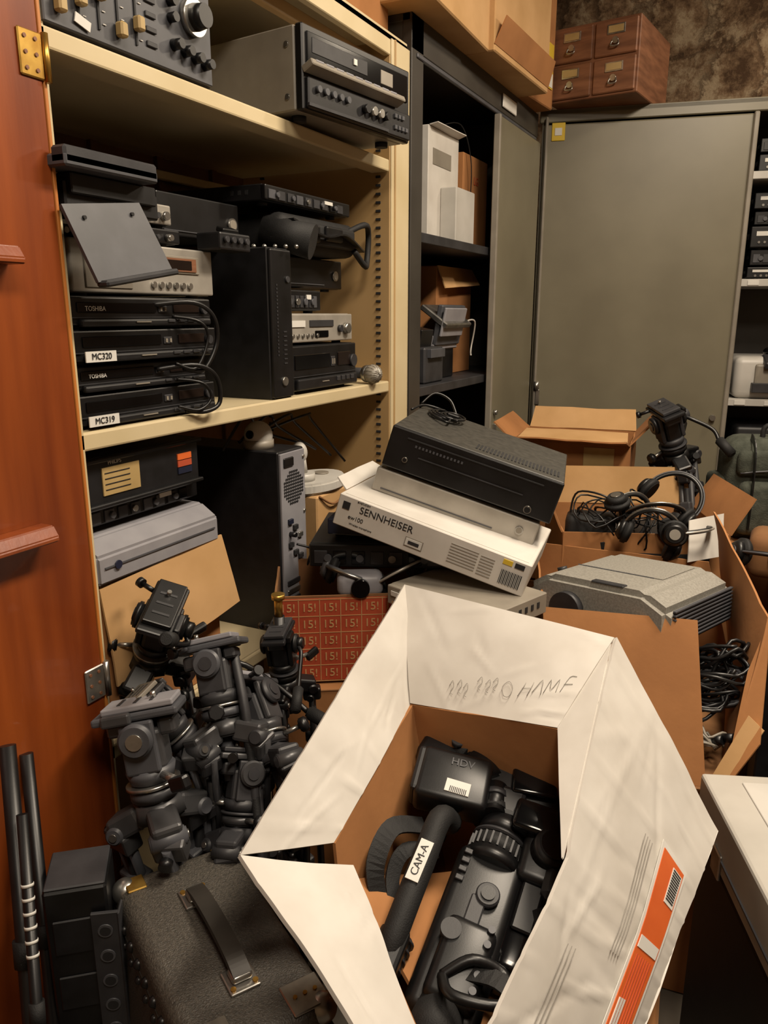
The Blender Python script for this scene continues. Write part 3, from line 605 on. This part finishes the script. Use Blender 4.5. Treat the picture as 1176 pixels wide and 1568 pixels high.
# camera tripods
def tripod(name,head,foot,spread,hm=blk,lm=blk2,scale=1.0,tilt=(0,0,0),yaw=0,handle=True,arm=(.0,-.16,-.03),pm=lgr,cm=None):
    cm=cm or dgr
    M=EM(head,(tilt[0],tilt[1],yaw))@Matrix.Scale(scale,4)
    t=MB()
    # pan base
    t.cyl((0,0,-.062),(0,0,-.045),.030,lm,seg=32,bev=.003);t.cyl((0,0,-.045),(0,0,-.041),.033,silm if pm is not dgr else dgr,seg=32);t.cyl((0,0,-.041),(0,0,-.022),.026,cm,r1=.031,seg=32,bev=.002)
    # yoke and tilt block
    t.box((0,0,.0),(.036,.050,.052),hm,bev=.006,seg=2)
    for s in(-1,1): t.box((s*.024,0,.008),(.010,.042,.064),cm,bev=.003,seg=2);t.cyl((s*.029,0,.020),(s*.040,0,.020),.021,lm,seg=28,bev=.003);t.cyl((s*.040,0,.020),(s*.042,0,.020),.010,silm if s>0 else dgr,seg=16)
    t.box((0,.032,.026),(.030,.022,.022),hm,bev=.005,seg=2);t.box((0,-.03,.03),(.034,.018,.016),cm,bev=.003)
    # quick release plate
    t.box((0,0,.046),(.052,.105,.010),lm,bev=.003,seg=2);t.box((0,.004,.056),(.044,.088,.008),pm,bev=.002,seg=2)
    for yy in (-.02,.0,.02): t.box((0,yy,.0605),(.026,.004,.001),dgr,bev=0)
    t.cyl((0,.02,.06),(0,.02,.068),.0035,silm,seg=10);t.box((.030,-.02,.047),(.010,.036,.014),hm,bev=.003,seg=2)
    t.cyl((-.026,.03,.048),(-.045,.040,.044),.004,lm,seg=10);t.cyl((-.045,.04,.044),(-.052,.044,.043),.008,blk,seg=14)
    # lock levers
    t.cyl((.02,.02,-.03),(.045,.04,-.03),.005,silm,seg=10);t.box((.054,.048,-.033),(.012,.034,.018),blk,rot=(15,0,-40),bev=.004,seg=2)
    t.cyl((-.03,0,-.052),(-.055,-.01,-.052),.004,silm,seg=10);t.cyl((-.055,-.01,-.052),(-.068,-.014,-.052),.012,blk,seg=8,bev=.002)
    # crown with angular shoulders
    t.cyl((0,0,-.088),(0,0,-.062),.034,hm,r1=.030,seg=6,bev=.003);t.cyl((0,0,-.15),(0,0,-.088),.012,lm,seg=16)
    for k in range(3):
        a=k*2.094+.4;c,s=math.cos(a),math.sin(a)
        t.box((.040*c,.040*s,-.088),(.044,.036,.030),hm,rot=(0,20,math.degrees(a)),bev=.005,seg=2)
        t.cyl((.054*c-.022*s,.054*s+.022*c,-.098),(.054*c+.022*s,.054*s-.022*c,-.098),.011,cm,seg=18,bev=.002);t.cyl((.054*c-.024*s,.054*s+.024*c,-.098),(.054*c-.022*s,.054*s+.022*c,-.098),.005,silm,seg=12)
    if handle:
        t.tube([(.036,0,.02),(.05,arm[1]*.3,.01),(.05+arm[0],arm[1]*.7,arm[2]),(.05+arm[0],arm[1],arm[2]*2)],.0045,blk);t.cyl((.05+arm[0],arm[1],arm[2]*2),(.05+arm[0]*1.2,arm[1]*1.6,arm[2]*3.4),.011,rub,bev=.003)
        t.cyl((.036,0,.02),(.052,0,.02),.013,cm,seg=12,bev=.002)
    me=bpy.data.meshes.new('t');t.bm.to_mesh(me);t.bm.free();me.transform(M)
    b=MB();b.bm.from_mesh(me);bpy.data.meshes.remove(me)
    b.mats=list(t.mats)
    for k in range(3):
        a=k*2.094+.4;c,s=math.cos(a),math.sin(a)
        s0=M@V((.054*c,.054*s,-.10));F=V(foot)+V((c*spread,s*spread,0))
        n=(F-s0).normalized();side=n.cross(V((c,s,.1))).normalized()*.011*scale
        m1=s0+n*.26
        for sg in (-1,1): b.cyl(s0+side*sg,m1+side*sg,.0062*scale,lm if k%2 else cm,seg=12)
        b.cyl(s0+n*.05,F,.0085*scale,blk2,seg=12)
        for tt,mm in ((.0,hm),(.10,cm),(.26,hm)):
            p=s0+n*tt;q=V((0,0,1)).rotation_difference(n).to_euler()
            b.box(p+n*.014,(.040*scale,.026*scale,.030*scale),mm,rot=[math.degrees(x) for x in q],bev=.005,seg=2)
            b.cyl(p+n*.014+side*1.7,p+n*.014+side*2.6,.008*scale,blk,seg=12)
        b.cyl(F,F+V((0,0,.02)),.013,rub,seg=12)
    return b.obj(name)
tripod('camera_tripod',(-.285,2.63,1.14),(-.1,2.5,.4),.04,tilt=(10,-22,0),yaw=30,scale=1.35,arm=(.03,-.07,-.02),pm=dgr)
b=MB();b.box((0,0,.16),(.32,.18,.33),grn,bev=.06,seg=5);b.box((0,-.1,.11),(.24,.06,.17),grn,bev=.025,seg=4);b.box((-.0,-.09,.25),(.26,.04,.08),grn,bev=.02,seg=3)
b.tube([(-.05,-.03,.32),(-.04,-.03,.36),(.04,-.03,.36),(.05,-.03,.32)],.008,rub)
for x in (-.09,.09): b.ribbon([(x,-.06,.33),(x,-.12,.3),(x,-.14,.2),(x,-.14,.05)],.022,.003,blk,up=(1,0,0))
b.box((-.165,0,.12),(.05,.12,.16),grn,bev=.02,seg=3);b.tube([(-.12,-.105,.22),(0,-.12,.235),(.12,-.105,.22)],.003,mgr)
b.obj('backpack',(.03,2.72,.80),(0,0,15))
carton('cardboard_box',.7,.55,.80,(.15,2.7,0),8)
b=MB();headphones(b,EM((.04,2.12,.90),(75,10,30)),.07,blk,mgr);b.obj('headphones')
b=MB();b.box((0,0,.06),(.2,.16,.12),crdd,bev=.03,seg=4);b.box((0,-.07,.07),(.1,.04,.05),crdd,bev=.01,seg=2);b.obj('leather_pouch',(.09,2.3,.80))
carton('cardboard_box',.4,.7,.80,(.26,2.15,0),0,m=blk2,tape=False)
b=MB();b.box((0,0,.27),(.30,.52,.54),blk2,bev=.01,seg=2);b.box((0,0,.60),(.31,.56,.11),trunkm,bev=.006,seg=2);b.box((.02,0,.656),(.22,.50,.004),whp,bev=.001);b.box((-.156,0,.575),(.004,.5,.004),mgr,bev=0)
for y in (-.15,.15): b.box((-.157,y,.56),(.006,.04,.05),silm,bev=.002)
b.obj('equipment_trunk',(.205,1.22,0),(0,0,21))
# ---------------------------------------------------------------- large white box with camcorders
b=MB()
TL,TR=V((-.55,1.18,1.03)),V((-.18,1.18,1.00));A,Bp=V((-.48,1.06,.87)),V((-.23,1.04,.90))
E,C,C2=V((-.55,.68,.82)),V((-.48,.80,.78)),V((-.44,.78,.77));F,G=V((-.28,.66,.67)),V((-.321,.595,.717))
P=V((-.166,.85,.832));T2=V((-.19,.60,.78));L1=V((0,1.16,.72));L2=V((-.07,.82,.57))
Ab,Bb,Cb,Fb=V((-.42,1.10,.50)),V((-.06,1.12,.50)),V((-.42,.76,.47)),V((-.16,.64,.46))
sP=.57;bul=P-(TR*(1-sP)+T2*sP)
b.sheet(A,Bp,TR,TL,wht,22,16,.006,.006,6,1,crease=12)
b.sheet(C,A,TL,E,wht,24,14,.008,.006,6,2,folds=5,crease=9)
b.sheet(F,C2,E,G,wht,18,12,.008,.006,6,3,crease=8)
b.sheet(TR,T2,L2,L1,wht,36,22,.007,.006,6,4,folds=8,crease=16,bulge=(sP,bul))
Pi=P+V((-.006,0,-.004))
b.sheet(TR+V((-.004,0,-.002)),Bp,Pi,Pi+V((.001,.001,.001)),wht,10,10,.002,.004,8,5)
b.sheet(A,C,Cb,Ab,crd,10,10,.004,.005) 
b.sheet(A,Bp,Bb,Ab,crd,10,10,.004,.005,seed=3)
b.sheet(C2,F,Fb,Cb,crd,10,10,.004,.005,seed=4)
Pm=(Bb+Fb)/2+V((.05,0,0))
b.sheet(Bp+V((.006,0,-.02)),Pi+V((.01,0,-.03)),Pm,Bb,crd,10,10,.003,.004,seed=5)
b.sheet(Pi+V((.01,0,-.03)),T2+V((-.002,0,-.03)),Fb,Pm,crd,10,10,.003,.004,seed=5)
b.sheet(L1,L2,Fb,Bb,wht,10,8,.004,.005,seed=6)
b.sheet(Ab,Bb,Fb,Cb,crd,4,4,0,.006)
b.sheet(C+V((.01,0,-.06)),Ab+V((.1,0,.08)),Bb+V((-.08,-.1,.06)),Fb+V((-.04,.06,.1)),crd,8,8,.01,.005,seed=8)
_a,_b,_c,_d=TR,T2,L2,L1
Nn=((_b-_a).cross(_d-_a)).normalized();sg=1 if Nn.x>0 else -1
def wob(s,t):
    return (_a*(1-s)+_b*s)*(1-t)+(_d*(1-s)+_c*s)*t+bul*(1-t)*(s/sP if s<sP else (1-s)/(1-sP))
def patch(s0,s1,t0,t1,m,off):
    n=max(1,int((s1-s0)/.07))
    for k in range(n):
        u0=s0+(s1-s0)*k/n;u1=s0+(s1-s0)*(k+1)/n
        q=[wob(s,t)+Nn*sg*off for s,t in ((u0,t0),(u1,t0),(u1,t1),(u0,t1))]
        b.sheet(*q,m,2,2,0,.001)
patch(.30,1.0,.64,.87,lab,.0095);patch(.32,.98,.66,.85,org,.0108);patch(.34,.46,.76,.84,lab,.0118);patch(.60,.64,.67,.84,lab,.0118);patch(.8,.95,.68,.73,lab,.0118)
for k in range(12): patch(.345+k*.009,.349+k*.009,.765,.83,ink,.0125)
for k in range(7): patch(.66,.96,.69+k*.021,.694+k*.021,red,.0118)
for k in range(4): patch(.35,.7,.5+k*.022,.5025+k*.022,inkl,.0095)
for k in range(3): patch(.75,.95,.2+k*.03,.203+k*.03,inkl,.0095)
Nf=(Bp-A).cross(TL-A).normalized();Nf=Nf if Nf.y<0 else -Nf
def fl(u,v): return (A*(1-u)+Bp*u)*(1-v)+(TL*(1-u)+TR*u)*v+Nf*.0065
def stroke(pts): b.tube([fl(*p) for p in pts],.0005,inkl,seg=5,n=3)
for (u,v) in ((.28,.20),(.33,.22),(.37,.20),(.45,.28),(.50,.27),(.54,.30)):
    stroke([(u,v),(u+.02,v+.05),(u+.028,v),(u+.008,v-.05),(u+.025,v-.07)])
stroke([(.62,.2),(.60,.28),(.63,.34),(.66,.28),(.65,.2),(.62,.2)])
stroke([(.70,.22),(.72,.36)]);stroke([(.75,.24),(.76,.38)]);stroke([(.71,.30),(.76,.32)])
stroke([(.77,.28),(.80,.42),(.82,.28)]);stroke([(.83,.3),(.84,.44),(.86,.34),(.88,.46),(.89,.33)]);stroke([(.91,.34),(.92,.5),(.95,.52)]);stroke([(.91,.42),(.95,.44)])
b.obj('open_white_box')
carton('cardboard_box',.42,.42,.45,(-.25,.92,0),5)
Nn=V((.2,-.35,.915)).normalized();rx=V((.8942,.4478,0));rx=(rx-Nn*rx.dot(Nn)).normalized();ry=Nn.cross(rx)
LM=Matrix(((rx.x,ry.x,Nn.x,-.345),(rx.y,ry.y,Nn.y,.937),(rx.z,ry.z,Nn.z,.665),(0,0,0,1)))
b=MB();a=66
def rp(cx,cy,u,v,z,ang):
    c,s=math.cos(R(ang)),math.sin(R(ang));return (cx+u*c-v*s,cy+u*s+v*c,z)
def C1(u,v,z): return rp(0.01,-.085,u,v,z,a)
b.box(C1(-.02,0,.035),(.24,.10,.085),blk,rot=(0,0,a),bev=.016,seg=4)
b.box(C1(.03,-.062,.03),(.17,.06,.085),gls,rot=(0,0,a),bev=.022,seg=5)
b.box(C1(-.07,-.005,.085),(.11,.07,.03),blk,rot=(0,0,a),bev=.012,seg=3)
for u0,u1,r0,r1,m in ((.08,.10,.044,.044,blk),(.10,.125,.040,.040,rub),(.125,.132,.042,.042,dgr),(.132,.16,.038,.036,blk),(.16,.185,.030,.028,rub),(.185,.20,.033,.033,blk),(.20,.225,.022,.02,dgr)):
    b.cyl(C1(u0,0,.05),C1(u1,0,.05),r0,m,r1=r1,seg=36,bev=.002)
for k in range(24):
    t=k*math.pi/12;b.box(C1(.112,.041*math.cos(t),.05+.041*math.sin(t)),(.02,.003,.003),dgr,rot=(0,0,a),bev=0)
b.box(C1(.0,.0,.082),(.05,.022,.008),dgr,rot=(0,0,a),bev=.002);b.cyl(C1(-.04,.02,.09),C1(-.04,.02,.104),.014,dgr)
for k in range(5): b.cyl(C1(-.10+k*.02,-.030,.099),C1(-.10+k*.02,-.030,.104),.005,mgr,seg=12)
for k in range(4): b.box(C1(.04+k*.014,.035,.079),(.008,.012,.006),dgr,rot=(0,0,a),bev=.001)
b.cyl(C1(.03,-.01,.08),C1(.03,-.01,.09),.017,dgr,bev=.002);b.cyl(C1(.03,-.01,.089),C1(.03,-.01,.093),.010,blk)
b.box(C1(.04,-.065,.077),(.07,.030,.006),blk,rot=(0,0,a),bev=.003)
b.cyl(C1(-.12,-.0,.07),C1(-.17,0,.075),.030,rub,r1=.037,seg=30);b.cyl(C1(-.17,0,.075),C1(-.172,0,.075),.022,gls)
b.tube([(-.115,-.155,.05),(-.10,-.12,.09),(-.06,-.027,.10),(-.03,.045,.095),(-.01,.06,.06)],.018,rub,seg=14)
b.box((-.064,-.03,.1185),(.062,.019,.002),lab,rot=(0,0,66),bev=0);b.text('CAM-A',.015,(-.064,-.03,.120),(0,0,66),ink)
b.box((-.105,-.135,.08),(.06,.036,.035),blk,rot=(0,0,66),bev=.006,seg=2)
b.cyl((-.13,-.175,.06),(-.095,-.105,.06),.024,rub,seg=20)
for k in range(6): b.cyl((-.127+.006*k,-.169+.011*k,.06),(-.126+.006*k,-.166+.011*k,.06),.0255,dgr,seg=20)
b.box((-.13,-.2,.05),(.05,.06,.05),blk,rot=(10,0,30),bev=.008,seg=2)
b.obj('camcorder',M=LM)
b=MB()
b.box((-.003,.119,.07),(.115,.09,.055),blk,rot=(0,0,-15),bev=.010,seg=3);b.box((-.055,.135,.07),(.02,.08,.05),blk2,rot=(0,0,-15),bev=.006,seg=2)
b.box((.0,.096,.0985),(.038,.022,.002),lab,rot=(0,0,-18),bev=0)
for k in range(10): b.box((-.012+.0027*k*.95,.094-.0009*k,.1),(.0012,.009,.001),ink,rot=(0,0,-18),bev=0)
b.text('HDV',.018,(.012,.138,.0985),(0,0,-15),mgr)
b.box((.105,.13,.03),(.13,.11,.09),blk,rot=(0,0,-12),bev=.014,seg=4)
b.box((.125,.12,.08),(.07,.06,.02),gls,rot=(0,0,-12),bev=.006,seg=3)
b.cyl((.035,.175,.06),(.055,.125,.06),.028,blk,seg=30,bev=.004);b.cyl((.02,.195,.05),(.035,.175,.055),.033,rub,seg=30)
b.cyl((.075,.19,.06),(.13,.15,.065),.03,rub,seg=30,bev=.003);b.cyl((.13,.15,.065),(.155,.135,.066),.036,blk,seg=30)
b.cyl((.065,.115,.07),(.055,.065,.075),.018,blk,seg=20);b.cyl((.062,.10,.07),(.060,.09,.072),.021,dgr,seg=20);b.cyl((.0585,.08,.07),(.0565,.07,.072),.021,rub,seg=20)
b.box((.08,.085,.06),(.05,.05,.05),blk2,rot=(0,0,-20),bev=.008,seg=2);b.box((-.01,.18,.05),(.09,.05,.05),blk,rot=(0,0,-30),bev=.01,seg=3)
b.cyl((.01,.19,.08),(.01,.19,.09),.012,dgr);b.box((.12,.17,.08),(.05,.02,.02),dgr,rot=(0,0,-30),bev=.004)
b.tube([(-.03,.08,.05),(-.035,.05,.06),(-.03,.03,.07)],.012,blk)
b.obj('camcorder',M=LM)
b=MB()
b.box((.130,.01,.05),(.075,.12,.075),blk,rot=(0,0,-22),bev=.012,seg=3);b.box((.115,.045,.09),(.07,.05,.03),gls,rot=(0,0,-22),bev=.008,seg=3)
b.cyl((.125,.0,.08),(.133,.0,.105),.028,blk,seg=26,bev=.003);b.cyl((.133,0,.103),(.134,0,.108),.022,gls,seg=26);b.box((.135,-.05,.07),(.05,.05,.05),blk2,rot=(0,0,-22),bev=.008)
b.cyl((.10,-.08,.06),(.12,-.15,.07),.022,blk,seg=20);b.box((.12,-.13,.05),(.05,.08,.06),rub,rot=(0,0,-20),bev=.01,seg=3)
b.box((.10,-.2,.04),(.07,.10,.06),blk,rot=(0,0,-35),bev=.012,seg=3);b.cyl((.06,-.17,.08),(.075,-.2,.085),.012,blk)
b.obj('camcorder',M=LM)
b=MB()
b.ribbon([(-.05,.06,.05),(-.10,.04,.08),(-.125,-.01,.07),(-.12,-.05,.04)],.028,.004,rub,up=(.3,.1,1))
b.ribbon([(-.03,.03,.03),(-.08,.02,.05),(-.10,-.02,.04),(-.09,-.08,.03)],.022,.004,rub,up=(.5,0,1))
b.ribbon([(-.02,-.16,.09),(.03,-.18,.11),(.06,-.22,.1),(.03,-.27,.08),(-.01,-.30,.08)],.024,.004,rub,up=(.4,0,1))
b.ribbon([(-.06,-.18,.07),(-.05,-.23,.1),(.0,-.27,.1),(.06,-.25,.09),(.10,-.2,.1)],.022,.004,rub,up=(0,.4,1))
b.tube([(-.04,-.17,.1),(-.03,-.20,.12),(.03,-.21,.12),(.04,-.17,.1),(.0,-.155,.11),(-.04,-.17,.1)],.007,blk)
b.obj('camera_strap',M=LM)
# ---------------------------------------------------------------- hard case bottom left
b=MB();w,d,h=.20,.36,.62
b.box((0,0,-h/2),(w,d,h),cas,bev=.022,seg=5)
for sx in(-1,1):
    b.box((sx*w*.33,-d*.41,.0005),(.055,.05,.004),silm,bev=.0015);b.box((sx*w*.36,d*.43,.0005),(.03,.03,.004),brs,bev=.0015)
    for sy in (-1,1): b.sph((sx*(w/2-.016),sy*(d/2-.016),-.016),.021,silm,(1,1,1))
    for k in range(3): b.cyl((sx*w*.33-.015+.015*k,-d*.41,.002),(sx*w*.33-.015+.015*k,-d*.41,.0045),.003,brs,seg=10)
b.box((0,.085,.002),(.044,.042,.005),silm,bev=.004,seg=2);b.box((0,-.085,.002),(.044,.042,.005),silm,bev=.004,seg=2)
for s in (-1,1):
    b.box((0,s*.082,.010),(.030,.024,.012),silm,bev=.005,seg=3)
    for sx in(-1,1): b.cyl((sx*.016,s*.098,.004),(sx*.016,s*.098,.0065),.004,brs,seg=10)
b.ribbon([(0,.09,.012),(0,.06,.020),(0,0,.024),(0,-.06,.020),(0,-.09,.012)],.026,.009,tol)
for k in range(9): b.sph((-w/2,.15-.035*k,-.04),.008,blk);b.sph((-w/2,.15-.035*k,-.07),.006,blk)
b.box((0,0,-.05),(w+.002,d+.002,.004),tol,bev=0)
TM=EM((-.646,.721,.474),(4.1,2.6,60.5))@Matrix.Translation((0,0,.15))
b.obj('hard_equipment_case',M=TM)
# ---------------------------------------------------------------- tripods
tripod('camera_tripod',(-.93,.96,.955),(-.93,1.1,.02),.05,hm=blk2,lm=blk,tilt=(25,20,0),yaw=30,scale=1.15,handle=True,pm=blk,arm=(-.02,-.06,.03),cm=blk)
tripod('camera_tripod',(-.84,1.00,.865),(-.84,1.15,.02),.05,hm=tripg,lm=mgr,tilt=(-15,25,0),yaw=110,scale=1.2,arm=(.03,-.11,-.04),pm=lgc,cm=dgr)
tripod('camera_tripod',(-.865,.845,.80),(-.88,1.0,.02),.05,hm=tripg,lm=mgr,tilt=(10,-12,0),yaw=-62,scale=1.35,handle=False,pm=lgc,cm=mgr)
tripod('camera_tripod',(-.78,1.04,.79),(-.80,1.25,.02),.05,hm=dgr,lm=dgr,tilt=(35,35,0),yaw=200,scale=1.15,pm=lgc,arm=(0,-.1,-.04),cm=tripg)
tripod('camera_tripod',(-.89,.91,.82),(-.88,1.1,.02),.05,hm=dgr,lm=dgr,tilt=(-30,-25,0),yaw=80,scale=1.0,handle=False,pm=lgr)
tripod('camera_tripod',(-.75,.95,.70),(-.78,1.15,.02),.04,hm=dgr,lm=tripg,tilt=(20,25,0),yaw=150,scale=1.05,handle=False,pm=dgr)
tripod('camera_tripod',(-.80,1.15,.86),(-.82,1.25,.02),.04,hm=blk,lm=blk2,tilt=(5,-5,0),yaw=20,scale=.9,arm=(0,-.08,-.02),pm=dgr,cm=blk)
b=MB();b.cyl((-.81,1.16,.93),(-.81,1.16,.97),.008,brs);b.cyl((-.81,1.16,.965),(-.81,1.16,.975),.013,brs)
b.cyl((-.81,1.16,0),(-.81,1.16,.93),.011,blk);b.obj('lamp_stand')
b=MB()
for k in range(6):
    b.tube([(-.82+.025*k,1.03-.02*k,.90-.05*k),(-.76+.02*k,.98-.02*k,.80-.05*k),(-.73+.015*k,.95-.012*k,.62-.02*k),(-.73+.015*k,.96,.35),(-.73+.02*k,.97,.02)],.0085,rub if k%2 else dgr)
b.obj('folded_light_stand')
b=MB()
for p,q,r in (((-.955,.66,.88),(-.78,.50,.2),.012),((-.90,.63,.80),(-.73,.47,.2),.008),((-.97,.70,.84),(-.83,.58,.2),.010)):
    p,q=V(p),V(q);q=q+(q-p)*(.2/(p.z-q.z)) ;b.cyl(p,q,r,blk,seg=16)
    for t in (.3,.55): b.cyl(p.lerp(q,t),p.lerp(q,t+.04),r*1.35,rub,seg=16)
for k in range(6): 
    p=V((-.90,.63,.80)).lerp(V((-.73,.47,.2)),.15+k*.03);b.cyl(p,p+V((.0012,-.0011,-.004)),.0088,lab,seg=16)
b.obj('light_stand')
b=MB();b.box((0,0,.34),(.09,.09,.68),blk,bev=.004);b.box((0,0,.682),(.086,.086,.005),dgr,bev=.002)
for z in (.6,.5,.4): b.box((0,-.046,z),(.07,.004,.06),blk2,bev=.002)
b.obj('dark_crate',(-.865,.685,0),(0,0,40))  # dark crate with a grey top
b=MB()
b.box((0,0,.32),(.040,.006,.64),dgr,bev=.001)
for k in range(12): b.cyl((0,-.005,.61-k*.045),(0,-.002,.61-k*.045),.011,mgr,seg=18);b.cyl((0,-.0055,.61-k*.045),(0,-.003,.61-k*.045),.008,ink,seg=18)
b.box((.02,.01,.32),(.004,.03,.64),dgr)
b.obj('perforated_rail',(-.80,.67,0.0),(0,0,35))
# ---------------------------------------------------------------- lights
def area(name,loc,rot,sx,sy,pw,col):
    l=bpy.data.lights.new(name,'AREA');l.shape='RECTANGLE';l.size=sx;l.size_y=sy;l.energy=pw;l.color=col
    o=bpy.data.objects.new(name,l);bpy.context.collection.objects.link(o);o.location=loc;o.rotation_euler=[R(a) for a in rot]
area('ceiling_light',(.30,1.7,2.95),(0,0,0),.3,.9,64,(1,.85,.67))
area('ceiling_light_front',(.3,.1,2.95),(0,0,0),.4,.9,40,(1,.86,.69))
l=bpy.data.lights.new('back_wall_fill','POINT');l.energy=34;l.color=(1,.84,.64);l.shadow_soft_size=.08  # unseen point lamp, added to brighten the stone back wall
o=bpy.data.objects.new('back_wall_fill',l);bpy.context.collection.objects.link(o);o.location=(.55,3.3,2.85)
w=bpy.data.worlds.new('world');bpy.context.scene.world=w;w.use_nodes=True;w.node_tree.nodes['Background'].inputs[0].default_value=(1,.85,.7,1);w.node_tree.nodes['Background'].inputs[1].default_value=.1
# ---------------------------------------------------------------- camera
cd=bpy.data.cameras.new('camera');cam=bpy.data.objects.new('camera',cd);bpy.context.collection.objects.link(cam)
cam.location=(0,0,1.5);cam.rotation_euler=(R(90)-math.atan(304/1178),0,R(26.6))
cd.sensor_fit='VERTICAL';cd.sensor_height=24;cd.lens=24*1178/1568;cd.clip_start=.02
bpy.context.scene.camera=cam
sc=bpy.context.scene
sc.view_settings.view_transform='Standard';sc.view_settings.look='None'
